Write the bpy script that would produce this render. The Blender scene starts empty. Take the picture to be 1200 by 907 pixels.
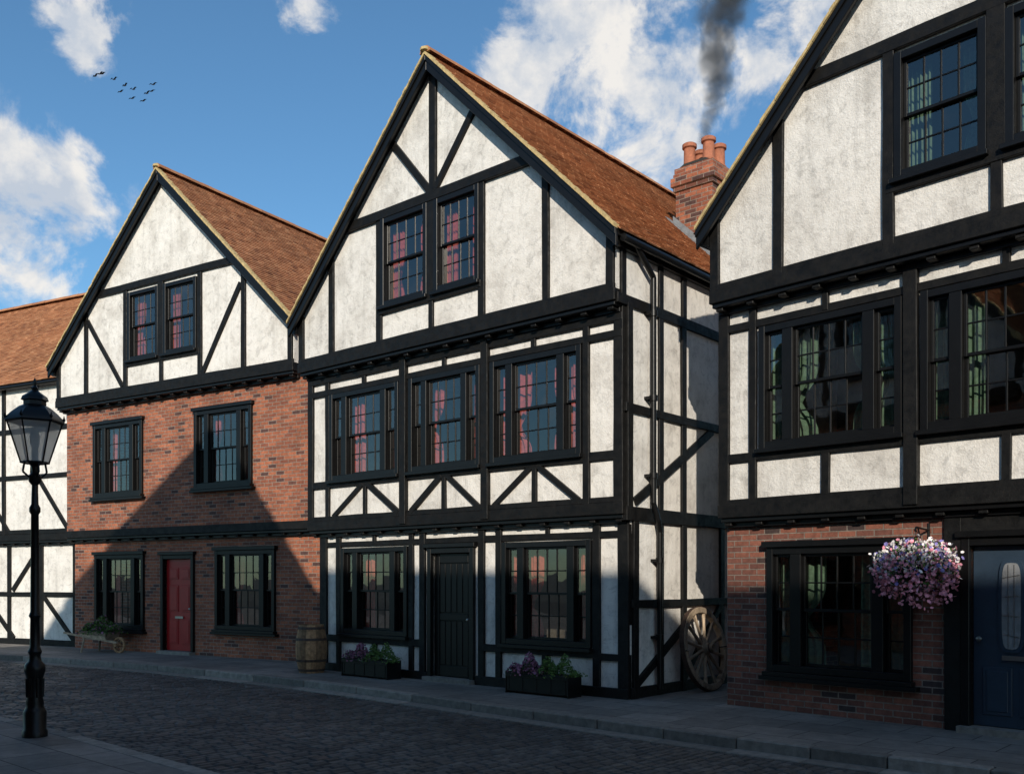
import bpy, math, random
from mathutils import Vector, Matrix
random.seed(7)
R=random.random
def U(a,b): return random.uniform(a,b)
scene=bpy.context.scene
scene.view_settings.view_transform='Standard'
scene.view_settings.look='None'
scene.view_settings.exposure=0

# ------------------------------------------------------------------ materials
class N:
    def __init__(s,name):
        s.m=bpy.data.materials.new(name); s.m.use_nodes=True
        s.t=s.m.node_tree; s.b=s.t.nodes['Principled BSDF']
    def n(s,typ,**kw):
        x=s.t.nodes.new(typ)
        for k,v in kw.items(): setattr(x,k,v)
        return x
    def l(s,a,b): s.t.links.new(a,b)
    def noise(s,scale,detail=4,rough=.6,vec=None,dist=0):
        x=s.n('ShaderNodeTexNoise'); x.inputs['Scale'].default_value=scale
        x.inputs['Detail'].default_value=detail; x.inputs['Roughness'].default_value=rough
        x.inputs['Distortion'].default_value=dist
        s.l(vec if vec else s.obj(),x.inputs['Vector']); return x.outputs['Fac']
    def obj(s):
        if not hasattr(s,'tc'): s.tc=s.n('ShaderNodeTexCoord')
        return s.tc.outputs['Object']
    def ramp(s,fac,stops):
        r=s.n('ShaderNodeValToRGB'); e=r.color_ramp.elements
        while len(e)<len(stops): e.new(.5)
        for i,(p,c) in enumerate(stops):
            e[i].position=p; e[i].color=(c[0],c[1],c[2],1) if not isinstance(c,(int,float)) else (c,c,c,1)
        s.l(fac,r.inputs['Fac']); return r.outputs['Color']
    def mix(s,fac,a,b,mode='MIX'):
        m=s.n('ShaderNodeMix',data_type='RGBA',blend_type=mode)
        for sock,v in ((m.inputs[0],fac),(m.inputs[6],a),(m.inputs[7],b)):
            if hasattr(v,'links'): s.l(v,sock)
            elif isinstance(v,(int,float)): sock.default_value=v
            else: sock.default_value=(v[0],v[1],v[2],1)
        return m.outputs[2]
    def math(s,op,a,b=0):
        m=s.n('ShaderNodeMath',operation=op)
        for i,v in enumerate((a,b)):
            if hasattr(v,'links'): s.l(v,m.inputs[i])
            else: m.inputs[i].default_value=v
        return m.outputs[0]
    def bump(s,h,dist=.01,strength=.6):
        b=s.n('ShaderNodeBump'); b.inputs['Distance'].default_value=dist; b.inputs['Strength'].default_value=strength
        s.l(h,b.inputs['Height'])
        s.l(b.outputs[0],s.b.inputs['Normal']); return b.outputs[0]
    def col(s,c):
        if hasattr(c,'links'): s.l(c,s.b.inputs['Base Color'])
        else: s.b.inputs['Base Color'].default_value=(c[0],c[1],c[2],1)
    def rough(s,v):
        if hasattr(v,'links'): s.l(v,s.b.inputs['Roughness'])
        else: s.b.inputs['Roughness'].default_value=v
    def isl(s):
        return s.n('ShaderNodeNewGeometry').outputs['Random Per Island']
    def stretch(s,sx,sy,sz,rot=0):
        m=s.n('ShaderNodeMapping'); m.inputs['Scale'].default_value=(sx,sy,sz); m.inputs['Rotation'].default_value=(0,0,rot)
        s.l(s.obj(),m.inputs['Vector']); return m.outputs[0]

MAT={}
def m_plaster():
    a=N('plaster')
    big=a.ramp(a.noise(1.5,5,.68),[(.36,(.61,.575,.525)),(.47,(.73,.695,.64)),(.58,(.80,.765,.71))])
    mot=a.ramp(a.noise(6.5,7,.80,dist=.8),[(.37,.74),(.49,1.0)])
    st=a.ramp(a.noise(1,4,.7,vec=a.stretch(6,6,.5)),[(.33,.86),(.48,1.0)])
    c=a.mix(1.0,a.mix(1.0,big,mot,'MULTIPLY'),st,'MULTIPLY')
    a.col(c); a.rough(.93)
    h=a.math('ADD',a.noise(42,4,.7),a.math('MULTIPLY',a.noise(6,3),1.6))
    a.bump(h,.015,.6); MAT['plaster']=a.m
def brick_mat(name,c1,c2,mortar,dark):
    a=N(name)
    sx=a.n('ShaderNodeSeparateXYZ'); a.l(a.obj(),sx.inputs[0])
    cb=a.n('ShaderNodeCombineXYZ'); a.l(a.math('ADD',sx.outputs[0],sx.outputs[1]),cb.inputs[0]); a.l(sx.outputs[2],cb.inputs[1])
    b=a.n('ShaderNodeTexBrick'); a.l(cb.outputs[0],b.inputs['Vector'])
    b.inputs['Scale'].default_value=1; b.inputs['Brick Width'].default_value=.225; b.inputs['Row Height'].default_value=.075
    b.inputs['Mortar Size'].default_value=.0075; b.inputs['Mortar Smooth'].default_value=.2; b.inputs['Bias'].default_value=0
    b.inputs['Color1'].default_value=(0,0,0,1); b.inputs['Color2'].default_value=(1,1,1,1); b.inputs['Mortar'].default_value=(0,0,0,1)
    c=a.ramp(b.outputs['Color'],[(.0,c2),(.28,c1),(.5,[x*1.25 for x in c1]),(.68,c2),(.82,[x*.95 for x in c1]),(.94,dark)])
    c=a.mix(b.outputs['Fac'],c,mortar)
    n=a.ramp(a.noise(14,5,.75),[(.3,.60),(.6,1.15)])
    n2=a.ramp(a.noise(.9,4,.6),[(.35,.74),(.6,1.05)])
    a.col(a.mix(1.0,a.mix(1.0,c,n,'MULTIPLY'),n2,'MULTIPLY')); a.rough(.9)
    h=a.math('ADD',a.math('MULTIPLY',b.outputs['Fac'],-1.0),a.math('MULTIPLY',a.noise(50,3),.5))
    a.bump(h,.012,1.0); MAT[name]=a.m
def m_timber():
    a=N('black_timber'); 
    a.col(a.ramp(a.noise(7,4,.7),[(.3,(.003,.003,.003)),(.75,(.012,.011,.010))]))
    a.rough(a.ramp(a.noise(12,3),[(.3,.40),(.7,.7)]))
    a.bump(a.noise(35,4,.75,dist=1.2),.008,.45); a.b.inputs['Specular IOR Level'].default_value=.25; MAT['timber']=a.m
def simple(name,c,rough=.6,var=.25,scale=8,bumpd=0,bs=30,metal=0,spec=None,isl=False):
    a=N(name)
    lo=[x*(1-var) for x in c]; hi=[min(1,x*(1+var)) for x in c]
    col=a.ramp(a.noise(scale,4,.65),[(.3,lo),(.7,hi)])
    if isl: col=a.mix(1.0,col,a.ramp(a.isl(),[(0,.55),(1,1.35)]),'MULTIPLY')
    a.col(col)
    a.rough(rough); a.b.inputs['Metallic'].default_value=metal
    if spec is not None: a.b.inputs['Specular IOR Level'].default_value=spec
    if bumpd: a.bump(a.noise(bs,4,.7),bumpd,.6)
    MAT[name]=a.m; return a
def m_tile():
    a=N('roof_tile')
    c=a.ramp(a.isl(),[(0,(.26,.105,.05)),(.15,(.38,.16,.072)),(.65,(.45,.20,.092)),(1,(.54,.27,.135))])
    n=a.ramp(a.noise(16,3,.7),[(.3,.82),(.65,1.08)])
    n2=a.ramp(a.noise(.7,4,.6),[(.35,.82),(.6,1.05)])
    a.col(a.mix(1.0,a.mix(1.0,c,n,'MULTIPLY'),n2,'MULTIPLY')); a.rough(.88); MAT['tile']=a.m
def m_sett():
    a=N('sett_stone')
    c=a.ramp(a.isl(),[(0,(.052,.050,.048)),(.5,(.082,.078,.074)),(1,(.125,.118,.11))])
    n=a.ramp(a.noise(18,4,.7),[(.3,.7),(.7,1.2)])
    n2=a.ramp(a.noise(.5,5,.6),[(.35,.66),(.6,1.15)])
    a.col(a.mix(1.0,a.mix(1.0,c,n,'MULTIPLY'),n2,'MULTIPLY')); a.rough(a.ramp(a.noise(3,4),[(.3,.45),(.7,.8)])); a.bump(a.noise(45,3),.008,.6); MAT['sett']=a.m
def m_flag():
    a=N('flagstone')
    mp=a.stretch(1,1,1,math.radians(42))
    b=a.n('ShaderNodeTexBrick'); a.l(mp,b.inputs['Vector'])
    b.inputs['Scale'].default_value=1; b.inputs['Brick Width'].default_value=.75; b.inputs['Row Height'].default_value=.55
    b.inputs['Mortar Size'].default_value=.007; b.inputs['Mortar Smooth'].default_value=.2
    b.inputs['Color1'].default_value=(.24,.215,.19,1); b.inputs['Color2'].default_value=(.16,.145,.13,1); b.inputs['Mortar'].default_value=(.04,.037,.034,1)
    n=a.ramp(a.noise(7,6,.75),[(.3,.7),(.65,1.15)]); n2=a.ramp(a.noise(.8,4,.6),[(.35,.75),(.6,1.1)])
    a.col(a.mix(1.0,a.mix(1.0,b.outputs['Color'],n,'MULTIPLY'),n2,'MULTIPLY')); a.rough(.8)
    a.bump(a.math('ADD',a.math('MULTIPLY',b.outputs['Fac'],-1.5),a.math('MULTIPLY',a.noise(30,4),.5)),.008,.8); MAT['flag']=a.m
def m_glass():
    a=N('window_glass'); t=a.t
    lw=a.n('ShaderNodeLayerWeight')          # facing term is the same from both sides of the pane
    tr=a.n('ShaderNodeBsdfTransparent'); tr.inputs['Color'].default_value=(.92,.94,.92,1)
    gl=a.n('ShaderNodeBsdfGlossy'); gl.inputs['Roughness'].default_value=.012; gl.inputs['Color'].default_value=(1,.98,.94,1)
    bp=a.n('ShaderNodeBump'); bp.inputs['Distance'].default_value=.01; bp.inputs['Strength'].default_value=.10
    a.l(a.noise(3.5,1),bp.inputs['Height']); a.l(bp.outputs[0],gl.inputs['Normal'])
    f=a.math('ADD',a.math('MULTIPLY',a.math('POWER',lw.outputs['Facing'],3.0),.9),.13)
    mx=a.n('ShaderNodeMixShader'); a.l(f,mx.inputs[0])
    a.l(tr.outputs[0],mx.inputs[1]); a.l(gl.outputs[0],mx.inputs[2])
    a.l(mx.outputs[0],t.nodes['Material Output'].inputs['Surface']); MAT['glass']=a.m
    a=N('frosted_lamp_glass'); 
    tr=a.n('ShaderNodeBsdfTransparent'); tr.inputs['Color'].default_value=(.95,.96,.96,1)
    df=a.n('ShaderNodeBsdfTranslucent'); df.inputs['Color'].default_value=(.9,.9,.88,1)
    d2=a.n('ShaderNodeBsdfDiffuse'); d2.inputs['Color'].default_value=(.8,.8,.78,1)
    m0=a.n('ShaderNodeMixShader'); m0.inputs[0].default_value=.4
    gl=a.n('ShaderNodeBsdfGlossy'); gl.inputs['Roughness'].default_value=.1
    m1=a.n('ShaderNodeMixShader'); m1.inputs[0].default_value=.6; m2=a.n('ShaderNodeMixShader'); m2.inputs[0].default_value=.15
    a.l(df.outputs[0],m0.inputs[1]); a.l(d2.outputs[0],m0.inputs[2])
    a.l(tr.outputs[0],m1.inputs[1]); a.l(m0.outputs[0],m1.inputs[2]); a.l(m1.outputs[0],m2.inputs[1]); a.l(gl.outputs[0],m2.inputs[2])
    a.l(m2.outputs[0],a.t.nodes['Material Output'].inputs['Surface']); MAT['lampglass']=a.m
m_plaster(); m_timber(); m_tile(); m_sett(); m_flag(); m_glass()
brick_mat('brick',(.34,.112,.056),(.23,.074,.043),(.31,.245,.195),(.09,.043,.036))
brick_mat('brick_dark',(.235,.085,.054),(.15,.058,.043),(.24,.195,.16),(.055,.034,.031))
simple('black_gloss',(.006,.006,.0062),.35,.2,5,.002,20,spec=.3)
simple('red_door',(.32,.010,.012),.35,.1)
simple('blue_door',(.026,.044,.068),.35,.1)
simple('red_curtain',(.30,.058,.050),.9,.35,20)
simple('green_curtain',(.085,.14,.088),.9,.35,20)
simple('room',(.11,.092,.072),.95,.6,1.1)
simple('net',(.6,.58,.52),.95,.1)
simple('verge',(.50,.37,.17),.9,.3,12,.004)
simple('lead',(.20,.205,.21),.6,.25,10,.004)
simple('terracotta',(.36,.13,.07),.85,.3,12,.004)
simple('pewter',(.35,.34,.32),.35,.1,metal=.9)
simple('old_wood',(.30,.17,.085),.85,.45,14,.006,40,isl=True)
simple('grey_wood',(.36,.275,.19),.9,.4,12,.006,40,isl=True)
simple('rust_iron',(.06,.035,.025),.7,.4,20,.003)
simple('kerb',(.21,.19,.165),.85,.3,10,.006,35,isl=True)
simple('mortar_bed',(.035,.033,.03),.95,.3,5)
simple('ground',(.07,.07,.06),.95,.3,.3)
simple('leaf_green',(.085,.16,.03),.7,.3,6,isl=True)
simple('leaf_dark',(.035,.07,.022),.7,.3,6,isl=True)
simple('flower_purple',(.26,.11,.18),.8,.3,6,isl=True)
simple('flower_pink',(.85,.34,.42),.8,.2,6,isl=True)
simple('flower_white',(.85,.80,.78),.8,.1,6,isl=True)
simple('flower_blue',(.26,.22,.55),.8,.2,6,isl=True)
simple('soil',(.03,.02,.015),.95,.3)
simple('bird',(.015,.015,.017),.8,.1)

# ------------------------------------------------------------------ mesh accumulators
class Acc:
    def __init__(s): s.v=[]; s.f=[]
    def poly(s,vs,fs):
        o=len(s.v); s.v+=[tuple(v) for v in vs]; s.f+=[tuple(o+i for i in f) for f in fs]
    def box(s,x0,x1,y0,y1,z0,z1):
        if x1<x0:x0,x1=x1,x0
        if y1<y0:y0,y1=y1,y0
        if z1<z0:z0,z1=z1,z0
        s.poly([(x0,y0,z0),(x1,y0,z0),(x1,y1,z0),(x0,y1,z0),(x0,y0,z1),(x1,y0,z1),(x1,y1,z1),(x0,y1,z1)],
               [(0,3,2,1),(4,5,6,7),(0,1,5,4),(1,2,6,5),(2,3,7,6),(3,0,4,7)])
    def prism(s,pts,c0,c1,axis='y'):
        n=len(pts)
        f=(lambda a,z,c:(a,c,z)) if axis=='y' else (lambda a,z,c:(c,a,z))
        vs=[f(a,z,c0) for a,z in pts]+[f(a,z,c1) for a,z in pts]
        fs=[tuple(range(n)),tuple(range(2*n-1,n-1,-1))]+[(i,n+i,n+(i+1)%n,(i+1)%n) for i in range(n)]
        s.poly(vs,fs)
    def beam(s,p,q,w,c0,c1,axis='y'):
        p=Vector(p);q=Vector(q); d=(q-p).normalized(); n=Vector((-d.y,d.x))*w/2
        s.prism([p-n,q-n,q+n,p+n],c0,c1,axis)
    def lathe(s,prof,n,c=(0,0,0),a0=0,rot=None):
        vs=[];fs=[]
        for r,z in prof:
            for k in range(n):
                a=a0+2*math.pi*k/n; p=Vector((r*math.cos(a),r*math.sin(a),z))
                if rot: p=rot@p
                vs.append(p+Vector(c))
        for i in range(len(prof)-1):
            for k in range(n):
                fs.append((i*n+k,i*n+(k+1)%n,(i+1)*n+(k+1)%n,(i+1)*n+k))
        fs.append(tuple(range(n-1,-1,-1))); m=(len(prof)-1)*n; fs.append(tuple(m+k for k in range(n)))
        s.poly(vs,fs)
    def tube(s,pts,r,n=8):
        for a,b in zip(pts[:-1],pts[1:]):
            a=Vector(a);b=Vector(b); d=b-a
            q=d.to_track_quat('Z','Y').to_matrix()
            s.lathe([(r,0),(r,d.length)],n,a,rot=q)
    def leaf(s,p,size,up=.3):
        d=Vector((U(-1,1),U(-1,1),U(-1,1)+up)).normalized(); e=d.orthogonal().normalized()
        e=Matrix.Rotation(U(0,6.28),3,d)@e; g=d.cross(e)
        e*=size; g*=size*.6; p=Vector(p)
        s.poly([p-e,p-g*.9,p+e,p+g*.9],[(0,1,2,3)])
    def flower(s,p,size):
        d=Vector((U(-1,1),U(-1,1),U(-.4,1))).normalized(); e=d.orthogonal().normalized(); g=d.cross(e)
        p=Vector(p); vs=[p-d*size*.3]+[p+(e*math.cos(a)+g*math.sin(a))*size for a in [i*1.2566 for i in range(5)]]
        s.poly(vs,[(0,1,2),(0,2,3),(0,3,4),(0,4,5),(0,5,1)])

def empty(name,loc=(0,0,0),ang=0):
    e=bpy.data.objects.new(name,None); scene.collection.objects.link(e); e.location=loc; e.rotation_euler=(0,0,ang); e.empty_display_size=.3; return e
def mk(name,acc,mat,parent=None,smooth=False,bevel=0):
    me=bpy.data.meshes.new(name); me.from_pydata(acc.v,[],acc.f); me.update()
    me.materials.append(MAT[mat]); o=bpy.data.objects.new(name,me); scene.collection.objects.link(o)
    if parent: o.parent=parent
    if smooth:
        for p in me.polygons: p.use_smooth=True
        md=o.modifiers.new('ws','EDGE_SPLIT'); md.split_angle=math.radians(38)
    if bevel:
        md=o.modifiers.new('bv','BEVEL'); md.width=bevel; md.segments=1; md.limit_method='ANGLE'
    return o

class House:
    def __init__(s,name,o,ang):
        s.e=empty(name,(o[0],o[1],0),ang); s.a={}
    def __call__(s,part,mat,**kw):
        if part not in s.a: s.a[part]=(Acc(),mat,kw)
        return s.a[part][0]
    def done(s):
        for k,(a,m,kw) in s.a.items():
            if a.v: mk(k,a,m,s.e,**kw)
    @property
    def T(s): return s('timber_frame','timber',bevel=.007)
    def wall(s,part,mat,x0,x1,yf,z0,top,openings,cuts=()):
        a=s(part,mat)
        xs=sorted({x0,x1,*[c for c in cuts if x0<c<x1],*[o[0] for o in openings if x0<o[0]<x1],*[o[1] for o in openings if x0<o[1]<x1]})
        for xa,xb in zip(xs[:-1],xs[1:]):
            m=(xa+xb)/2
            ops=sorted([(o[2],o[3]) for o in openings if o[0]<m<o[1]])
            z=z0
            for (oz0,oz1) in ops:
                if oz0>z+.001: a.box(xa,xb,yf,yf+.2,z,oz0)
                z=oz1
            a.prism([(xa,z),(xb,z),(xb,top(xb)),(xa,top(xa))],yf,yf+.2)
    def tb(s,p,q,w,yf,axis='y',pr=.04):
        """timber on a facade plane yf (front) or x plane, slightly hand-cut"""
        p=Vector(p);q=Vector(q); d=(q-p); L=d.length; d.normalize(); n=Vector((-d.y,d.x)); w*=U(.92,1.08)
        a=[];b=[]; m=max(1,int(L/.7))
        for i in range(m+1):
            c=p+d*(L*i/m); e=w/2
            a.append(c-n*(e+U(-.006,.006))); b.append(c+n*(e+U(-.006,.006)))
        pts=a+b[::-1]
        if axis=='y': s.T.prism(pts,yf-pr-U(0,.012),yf+.05)
        else: s.T.prism(pts,yf-.05,yf+pr+U(0,.012),'x')
    def window(s,x0,x1,z0,z1,yf,kind='tri',cur='red_curtain',rows=4,lintel=False,cols=4):
        C=s('window_frames','black_gloss',bevel=.004); G=s('window_glass','glass'); K=s('curtains_'+cur,cur,smooth=True)
        fw=.065; y0=yf-.055-U(0,.01); y1=yf+.15
        C.box(x0-.02,x0+fw,y0,y1,z0-.02,z1+.02); C.box(x1-fw,x1+.02,y0,y1,z0-.02,z1+.02)
        C.box(x0+fw,x1-fw,y0+.004,y1,z1-fw,z1+.018); C.box(x0+fw,x1-fw,y0+.004,y1,z0-.018,z0+fw)
        C.box(x0-.05,x1+.05,yf-.12,yf+.02,z0-.075,z0-.022)
        if lintel:
            C.box(x0-.07,x1+.07,yf-.10,yf+.02,z1+.024,z1+.10)
            C.box(x0-.10,x1+.10,yf-.12,yf+.02,z0-.13,z0-.078)
        ix0,ix1,iz0,iz1=x0+fw,x1-fw,z0+fw,z1-fw
        if kind=='tri':
            W=ix1-ix0; sw=W*.145; mw=W*.085
            lights=[(ix0,ix0+sw,1),(ix0+sw+mw,ix1-sw-mw,cols),(ix1-sw,ix1,1)]
            C.box(ix0+sw,ix0+sw+mw,y0+.01,y1,iz0,iz1); C.box(ix1-sw-mw,ix1-sw,y0+.01,y1,iz0,iz1)
        else: lights=[(ix0,ix1,cols)]
        for a,b,nc in lights:
            zm=(iz0+iz1)/2
            for (za,zb,yy) in ((iz0,zm+.02,yf+.045),(zm-.02,iz1,yf+.005)):
                f=.036
                C.box(a,a+f,yy,yy+.038,za,zb);C.box(b-f,b,yy,yy+.038,za,zb)
                C.box(a+f,b-f,yy+.001,yy+.037,za,za+f);C.box(a+f,b-f,yy+.001,yy+.037,zb-f,zb)
                nr=rows//2; mt=.010
                for i in range(1,nc):
                    x=a+f+(b-a-2*f)*i/nc; C.box(x-mt,x+mt,yy+.008,yy+.031,za+f,zb-f)
                for i in range(1,nr):
                    z=za+f+(zb-za-2*f)*i/nr; C.box(a+f,b-f,yy+.010,yy+.029,z-mt,z+mt)
                for i in range(nc):
                    for j in range(nr):
                        xa=a+f+(b-a-2*f)*i/nc; xb=a+f+(b-a-2*f)*(i+1)/nc; zz=za+f+(zb-za-2*f)*j/nr; zt=za+f+(zb-za-2*f)*(j+1)/nr
                        t1=U(-.0018,.0018); t2=U(-.0018,.0018); yg=yy+.02
                        G.poly([(xa,yg+t1,zz),(xb,yg-t1,zz),(xb,yg-t1+t2,zt),(xa,yg+t1+t2,zt)],[(0,1,2,3)])
        a,b=ix0,ix1; w=b-a
        for side in (0,1):
            nx=38; nz=12; cw=w*(U(.33,.40) if kind=='tri' else U(.26,.36)); vs=[];fs=[]; tie=U(.3,.45); tied=R()<.6; ph=U(0,6)
            for j in range(nz+1):
                fz=j/nz; z=iz0+.02+(iz1-iz0)*fz
                k=1.0
                if tied: k=1-.35*math.exp(-((fz-tie)/.14)**2)
                for i in range(nx+1):
                    fx=i/nx
                    x=(a-.03+cw*k*fx) if side==0 else (b+.03-cw*k*fx)
                    vs.append((x,yf+.20+.024*math.sin(fx*34+ph+.5*math.sin(fz*3+ph))*(.6+.4*k),z))
            for j in range(nz):
                for i in range(nx):
                    q=j*(nx+1)+i; fs.append((q,q+1,q+nx+2,q+nx+1))
            K.poly(vs,fs)
    def tiles(s,O,Uv,V,LU,LV):
        a=s('roof_tiles','tile'); O=Vector(O);Uv=Vector(Uv);V=Vector(V); n=Uv.cross(V)
        if n.z<0:n=-n
        g=.1; nC=int(LV/g); tw=.165
        for i in range(nC+1):
            lo=LV-i*g; up=max(lo-.135,0); off=(i%2)*tw/2
            x=-off
            while x<LU:
                xa=max(x,0)+.002; xb=min(x+tw,LU)-.002
                if xb-xa>.02:
                    h=.038+U(-.003,.004); h2=.012; dl=U(-.004,.004); k=U(-.002,.002)
                    p=[O+Uv*xa+V*(lo+dl)+n*(h+k),O+Uv*xb+V*(lo+dl)+n*(h-k),O+Uv*xb+V*up+n*h2,O+Uv*xa+V*up+n*h2]
                    p+=[O+Uv*xa+V*(lo+dl)+n*(h-.018),O+Uv*xb+V*(lo+dl)+n*(h-.018)]
                    a.poly(p,[(0,1,2,3),(4,5,1,0),(4,0,3),(1,5,2)])
                x+=tw
    def ridge(s,p,d,L):
        a=s('ridge_tiles','tile',smooth=True); p=Vector(p);d=Vector(d); n=int(L/.3); side=d.cross(Vector((0,0,1)))
        for i in range(n):
            q0=p+d*(i*.3+.004); q1=p+d*(i*.3+.298); vs=[];m=7; rr=.10+U(-.004,.004)
            for q in (q0,q1):
                for k in range(m):
                    t=math.pi*k/(m-1); vs.append(q+side*math.cos(t)*rr*1.15+Vector((0,0,math.sin(t)*rr-.03)))
            a.poly(vs,[(k,k+1,m+k+1,m+k) for k in range(m-1)]+[tuple(range(m-1,-1,-1)),tuple(range(m,2*m))])
    def gable_roof(s,xa,xb,ze,zr,yf,D,ov=.13):
        xc=(xa+xb)/2; sl=(zr-ze)/((xb-xa)/2)
        B=s('barge_boards','black_gloss',bevel=.005); Vg=s('verge','verge'); S=s('roof_deck','timber')
        y0=yf-.15; up=.07
        for sg in (-1,1):
            xe=(xb if sg>0 else xa)+sg*ov; zz=zr-abs(xe-xc)*sl
            d=Vector((xe-xc,zz-zr)).normalized()
            Pt=Vector((xc,zr+up+.02)); Qt=Vector((xe,zz+up+.02)); 
            S.prism([Pt,Qt,Qt-Vector((0,.08)),Pt-Vector((0,.08))],y0+.02,D+.1)
            off=.002 if sg>0 else 0
            B.prism([Pt+Vector((0,-.005)),Qt+Vector((0,-.005)),Qt-Vector((0,.24)),Pt-Vector((0,.24))],y0-.03-off,y0+.018)
            B.prism([Pt,Qt,Qt-Vector((0,.09)),Pt-Vector((0,.09))],y0-.055-off,y0-.032)
            L0=(Qt-Pt).length; m=int(L0/.1)
            for i in range(m):
                A0=Pt+d*(L0*i/m+.003); A1=Pt+d*(L0*(i+1)/m-.003); hh=.048+U(-.008,.008)
                Vg.prism([A0+Vector((0,hh)),A1+Vector((0,hh+.006)),A1+Vector((0,.002)),A0+Vector((0,.002))],y0-.07-off-U(0,.012),y0+.05)
            L=L0+.05
            s.tiles((Pt.x,y0,Pt.y+.002),(0,1,0),Vector((d.x,0,d.y)),D-y0+.1,L)
            gx=xe+sg*.03
            s('gutter','black_gloss',smooth=True).tube([(gx,y0+.1,zz-.01),(gx,D,zz-.01)],.055,10)
            s('fascia','black_gloss').box(xe-sg*.12,xe-sg*.05,y0+.06,D,zz-.10,zz+.04)
        s.ridge((xc,y0-.06,zr+.08+up),(0,1,0),D-y0)
        Vg.lathe([(.02,-.03),(.08,-.02),(.08,.02),(.03,.05)],8,(xc,y0-.05,zr+.09+up))
        return sl,xc
    def shell(s,xa,xb,yf,D,z0,z1,mat,part):
        a=s(part,mat)
        a.box(xa,xa+.2,yf+.2,D-.2,z0,z1); a.box(xb-.2,xb,yf+.2,D-.2,z0,z1); a.box(xa,xb,D-.2,D,z0,z1)
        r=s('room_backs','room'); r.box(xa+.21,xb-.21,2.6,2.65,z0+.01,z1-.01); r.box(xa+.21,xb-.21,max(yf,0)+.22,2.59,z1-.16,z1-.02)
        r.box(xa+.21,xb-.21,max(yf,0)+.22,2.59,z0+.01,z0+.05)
    def jetty(s,xa,xb,j0,j1,z):
        T=s.T
        T.box(xa-.015,xb+.015,-j1-.055,-j0+.03,z-.03,z+.14)
        s('mouldings','black_gloss',bevel=.006).box(xa+.01,xb-.01,-j1-.015,-j0+.02,z-.085,z-.033)
        s('mouldings','black_gloss').box(xa+.02,xb-.02,-j0-.075,-j0+.02,z-.15,z-.088)
        n=int((xb-xa)/.45)
        for i in range(n+1):
            x=xa+.1+(xb-xa-.2)*i/n; T.box(x-.05,x+.05,-j1+.01,-j0+.01,z-.13,z-.09)
    def door(s,x0,x1,z1,yf,mat,style):
        F=s('door_frame','black_gloss',bevel=.006); w=.09
        F.box(x0-w,x0,yf-.06,yf+.16,0,z1+w); F.box(x1,x1+w,yf-.06,yf+.16,0,z1+w); F.box(x0,x1,yf-.056,yf+.16,z1,z1+w-.002)
        F.box(x0-w-.05,x1+w+.05,yf-.10,yf+.01,z1+w+.002,z1+w+.07)
        s('door_step','kerb').box(x0-.1,x1+.1,yf-.16,yf+.19,.0,.07)
        Dr=s('door_leaf',mat,bevel=.006); y=yf+.05
        W=x1-x0
        if style=='plank':
            Dr.box(x0+.002,x1-.002,y+.012,y+.05,.075,z1-.004)
            for (a,b,za,zb) in ((0,.13,.08,z1),(.87,1,.08,z1),(.13,.87,.08,.26),(.13,.87,1.0,1.12),(.13,.87,z1-.16,z1)):
                Dr.box(x0+W*a+.003,x0+W*b-.003,y-.012,y+.011,za+.003,zb-.006)
            for i in range(5):
                Dr.box(x0+W*(.13+.148*i)+.006,x0+W*(.13+.148*(i+1))-.006,y-.002,y+.010,.27,.99); Dr.box(x0+W*(.13+.148*i)+.006,x0+W*(.13+.148*(i+1))-.006,y-.002,y+.010,1.13,z1-.17)
        elif style=='panel':
            Dr.box(x0+.003,x1-.003,y,y+.05,.075,z1-.004)
            for (za,zb) in ((.22,.80),(.95,1.55),(1.68,1.95)):
                for (a,b) in ((.12,.45),(.55,.88)):
                    xa,xb=x0+W*a,x0+W*b
                    Dr.box(xa,xb,y-.014,y+.002,za,zb); Dr.box(xa+.035,xb-.035,y-.024,y-.012,za+.035,zb-.035)
        else:
            Dr.box(x0+.003,x1-.003,y,y+.05,.075,z1-.004)
            for (za,zb) in ((.2,.72),):
                for (a,b) in ((.12,.46),(.54,.88)):
                    xa,xb=x0+W*a,x0+W*b; Dr.box(xa,xb,y-.014,y+.002,za,zb); Dr.box(xa+.04,xb-.04,y-.024,y-.012,za+.04,zb-.04)
            cx=(x0+x1)/2-.04; cz=1.38; n=32
            for (ra,rb,m,yy) in ((.13,.50,mat,y-.02),(.095,.46,'lead',y-.026)):
                P=s('door_glazing_'+m,m)
                se=lambda v:math.copysign(abs(v)**.45,v)
                P.prism([(cx+ra*se(math.cos(2*math.pi*i/n)),cz+rb*se(math.sin(2*math.pi*i/n))) for i in range(n)],yy,y+.01)
            L=s('door_leading','pewter')
            for k in (-.03,.03): L.beam((cx+k,cz-.44),(cx+k,cz+.44),.006,y-.031,y-.024)
            for k in (-.3,-.1,.1,.3): L.beam((cx-.085,cz+k),(cx+.085,cz+k*1.1),.006,y-.033,y-.026)
        K=s('door_furniture','pewter',smooth=True)
        K.lathe([(.0,0),(.02,.0),(.012,.02),(.032,.045),(.02,.065),(.001,.07)],12,(x1-.08 if style!='blue' else x0+.08,y-.012,1.02),rot=Matrix.Rotation(math.radians(90),3,'X'))
        if style!='plank': K.box((x0+x1)/2-.13,(x0+x1)/2+.13,y-.034,y-.026,.80,.85)

def const(z): return lambda x:z

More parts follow.
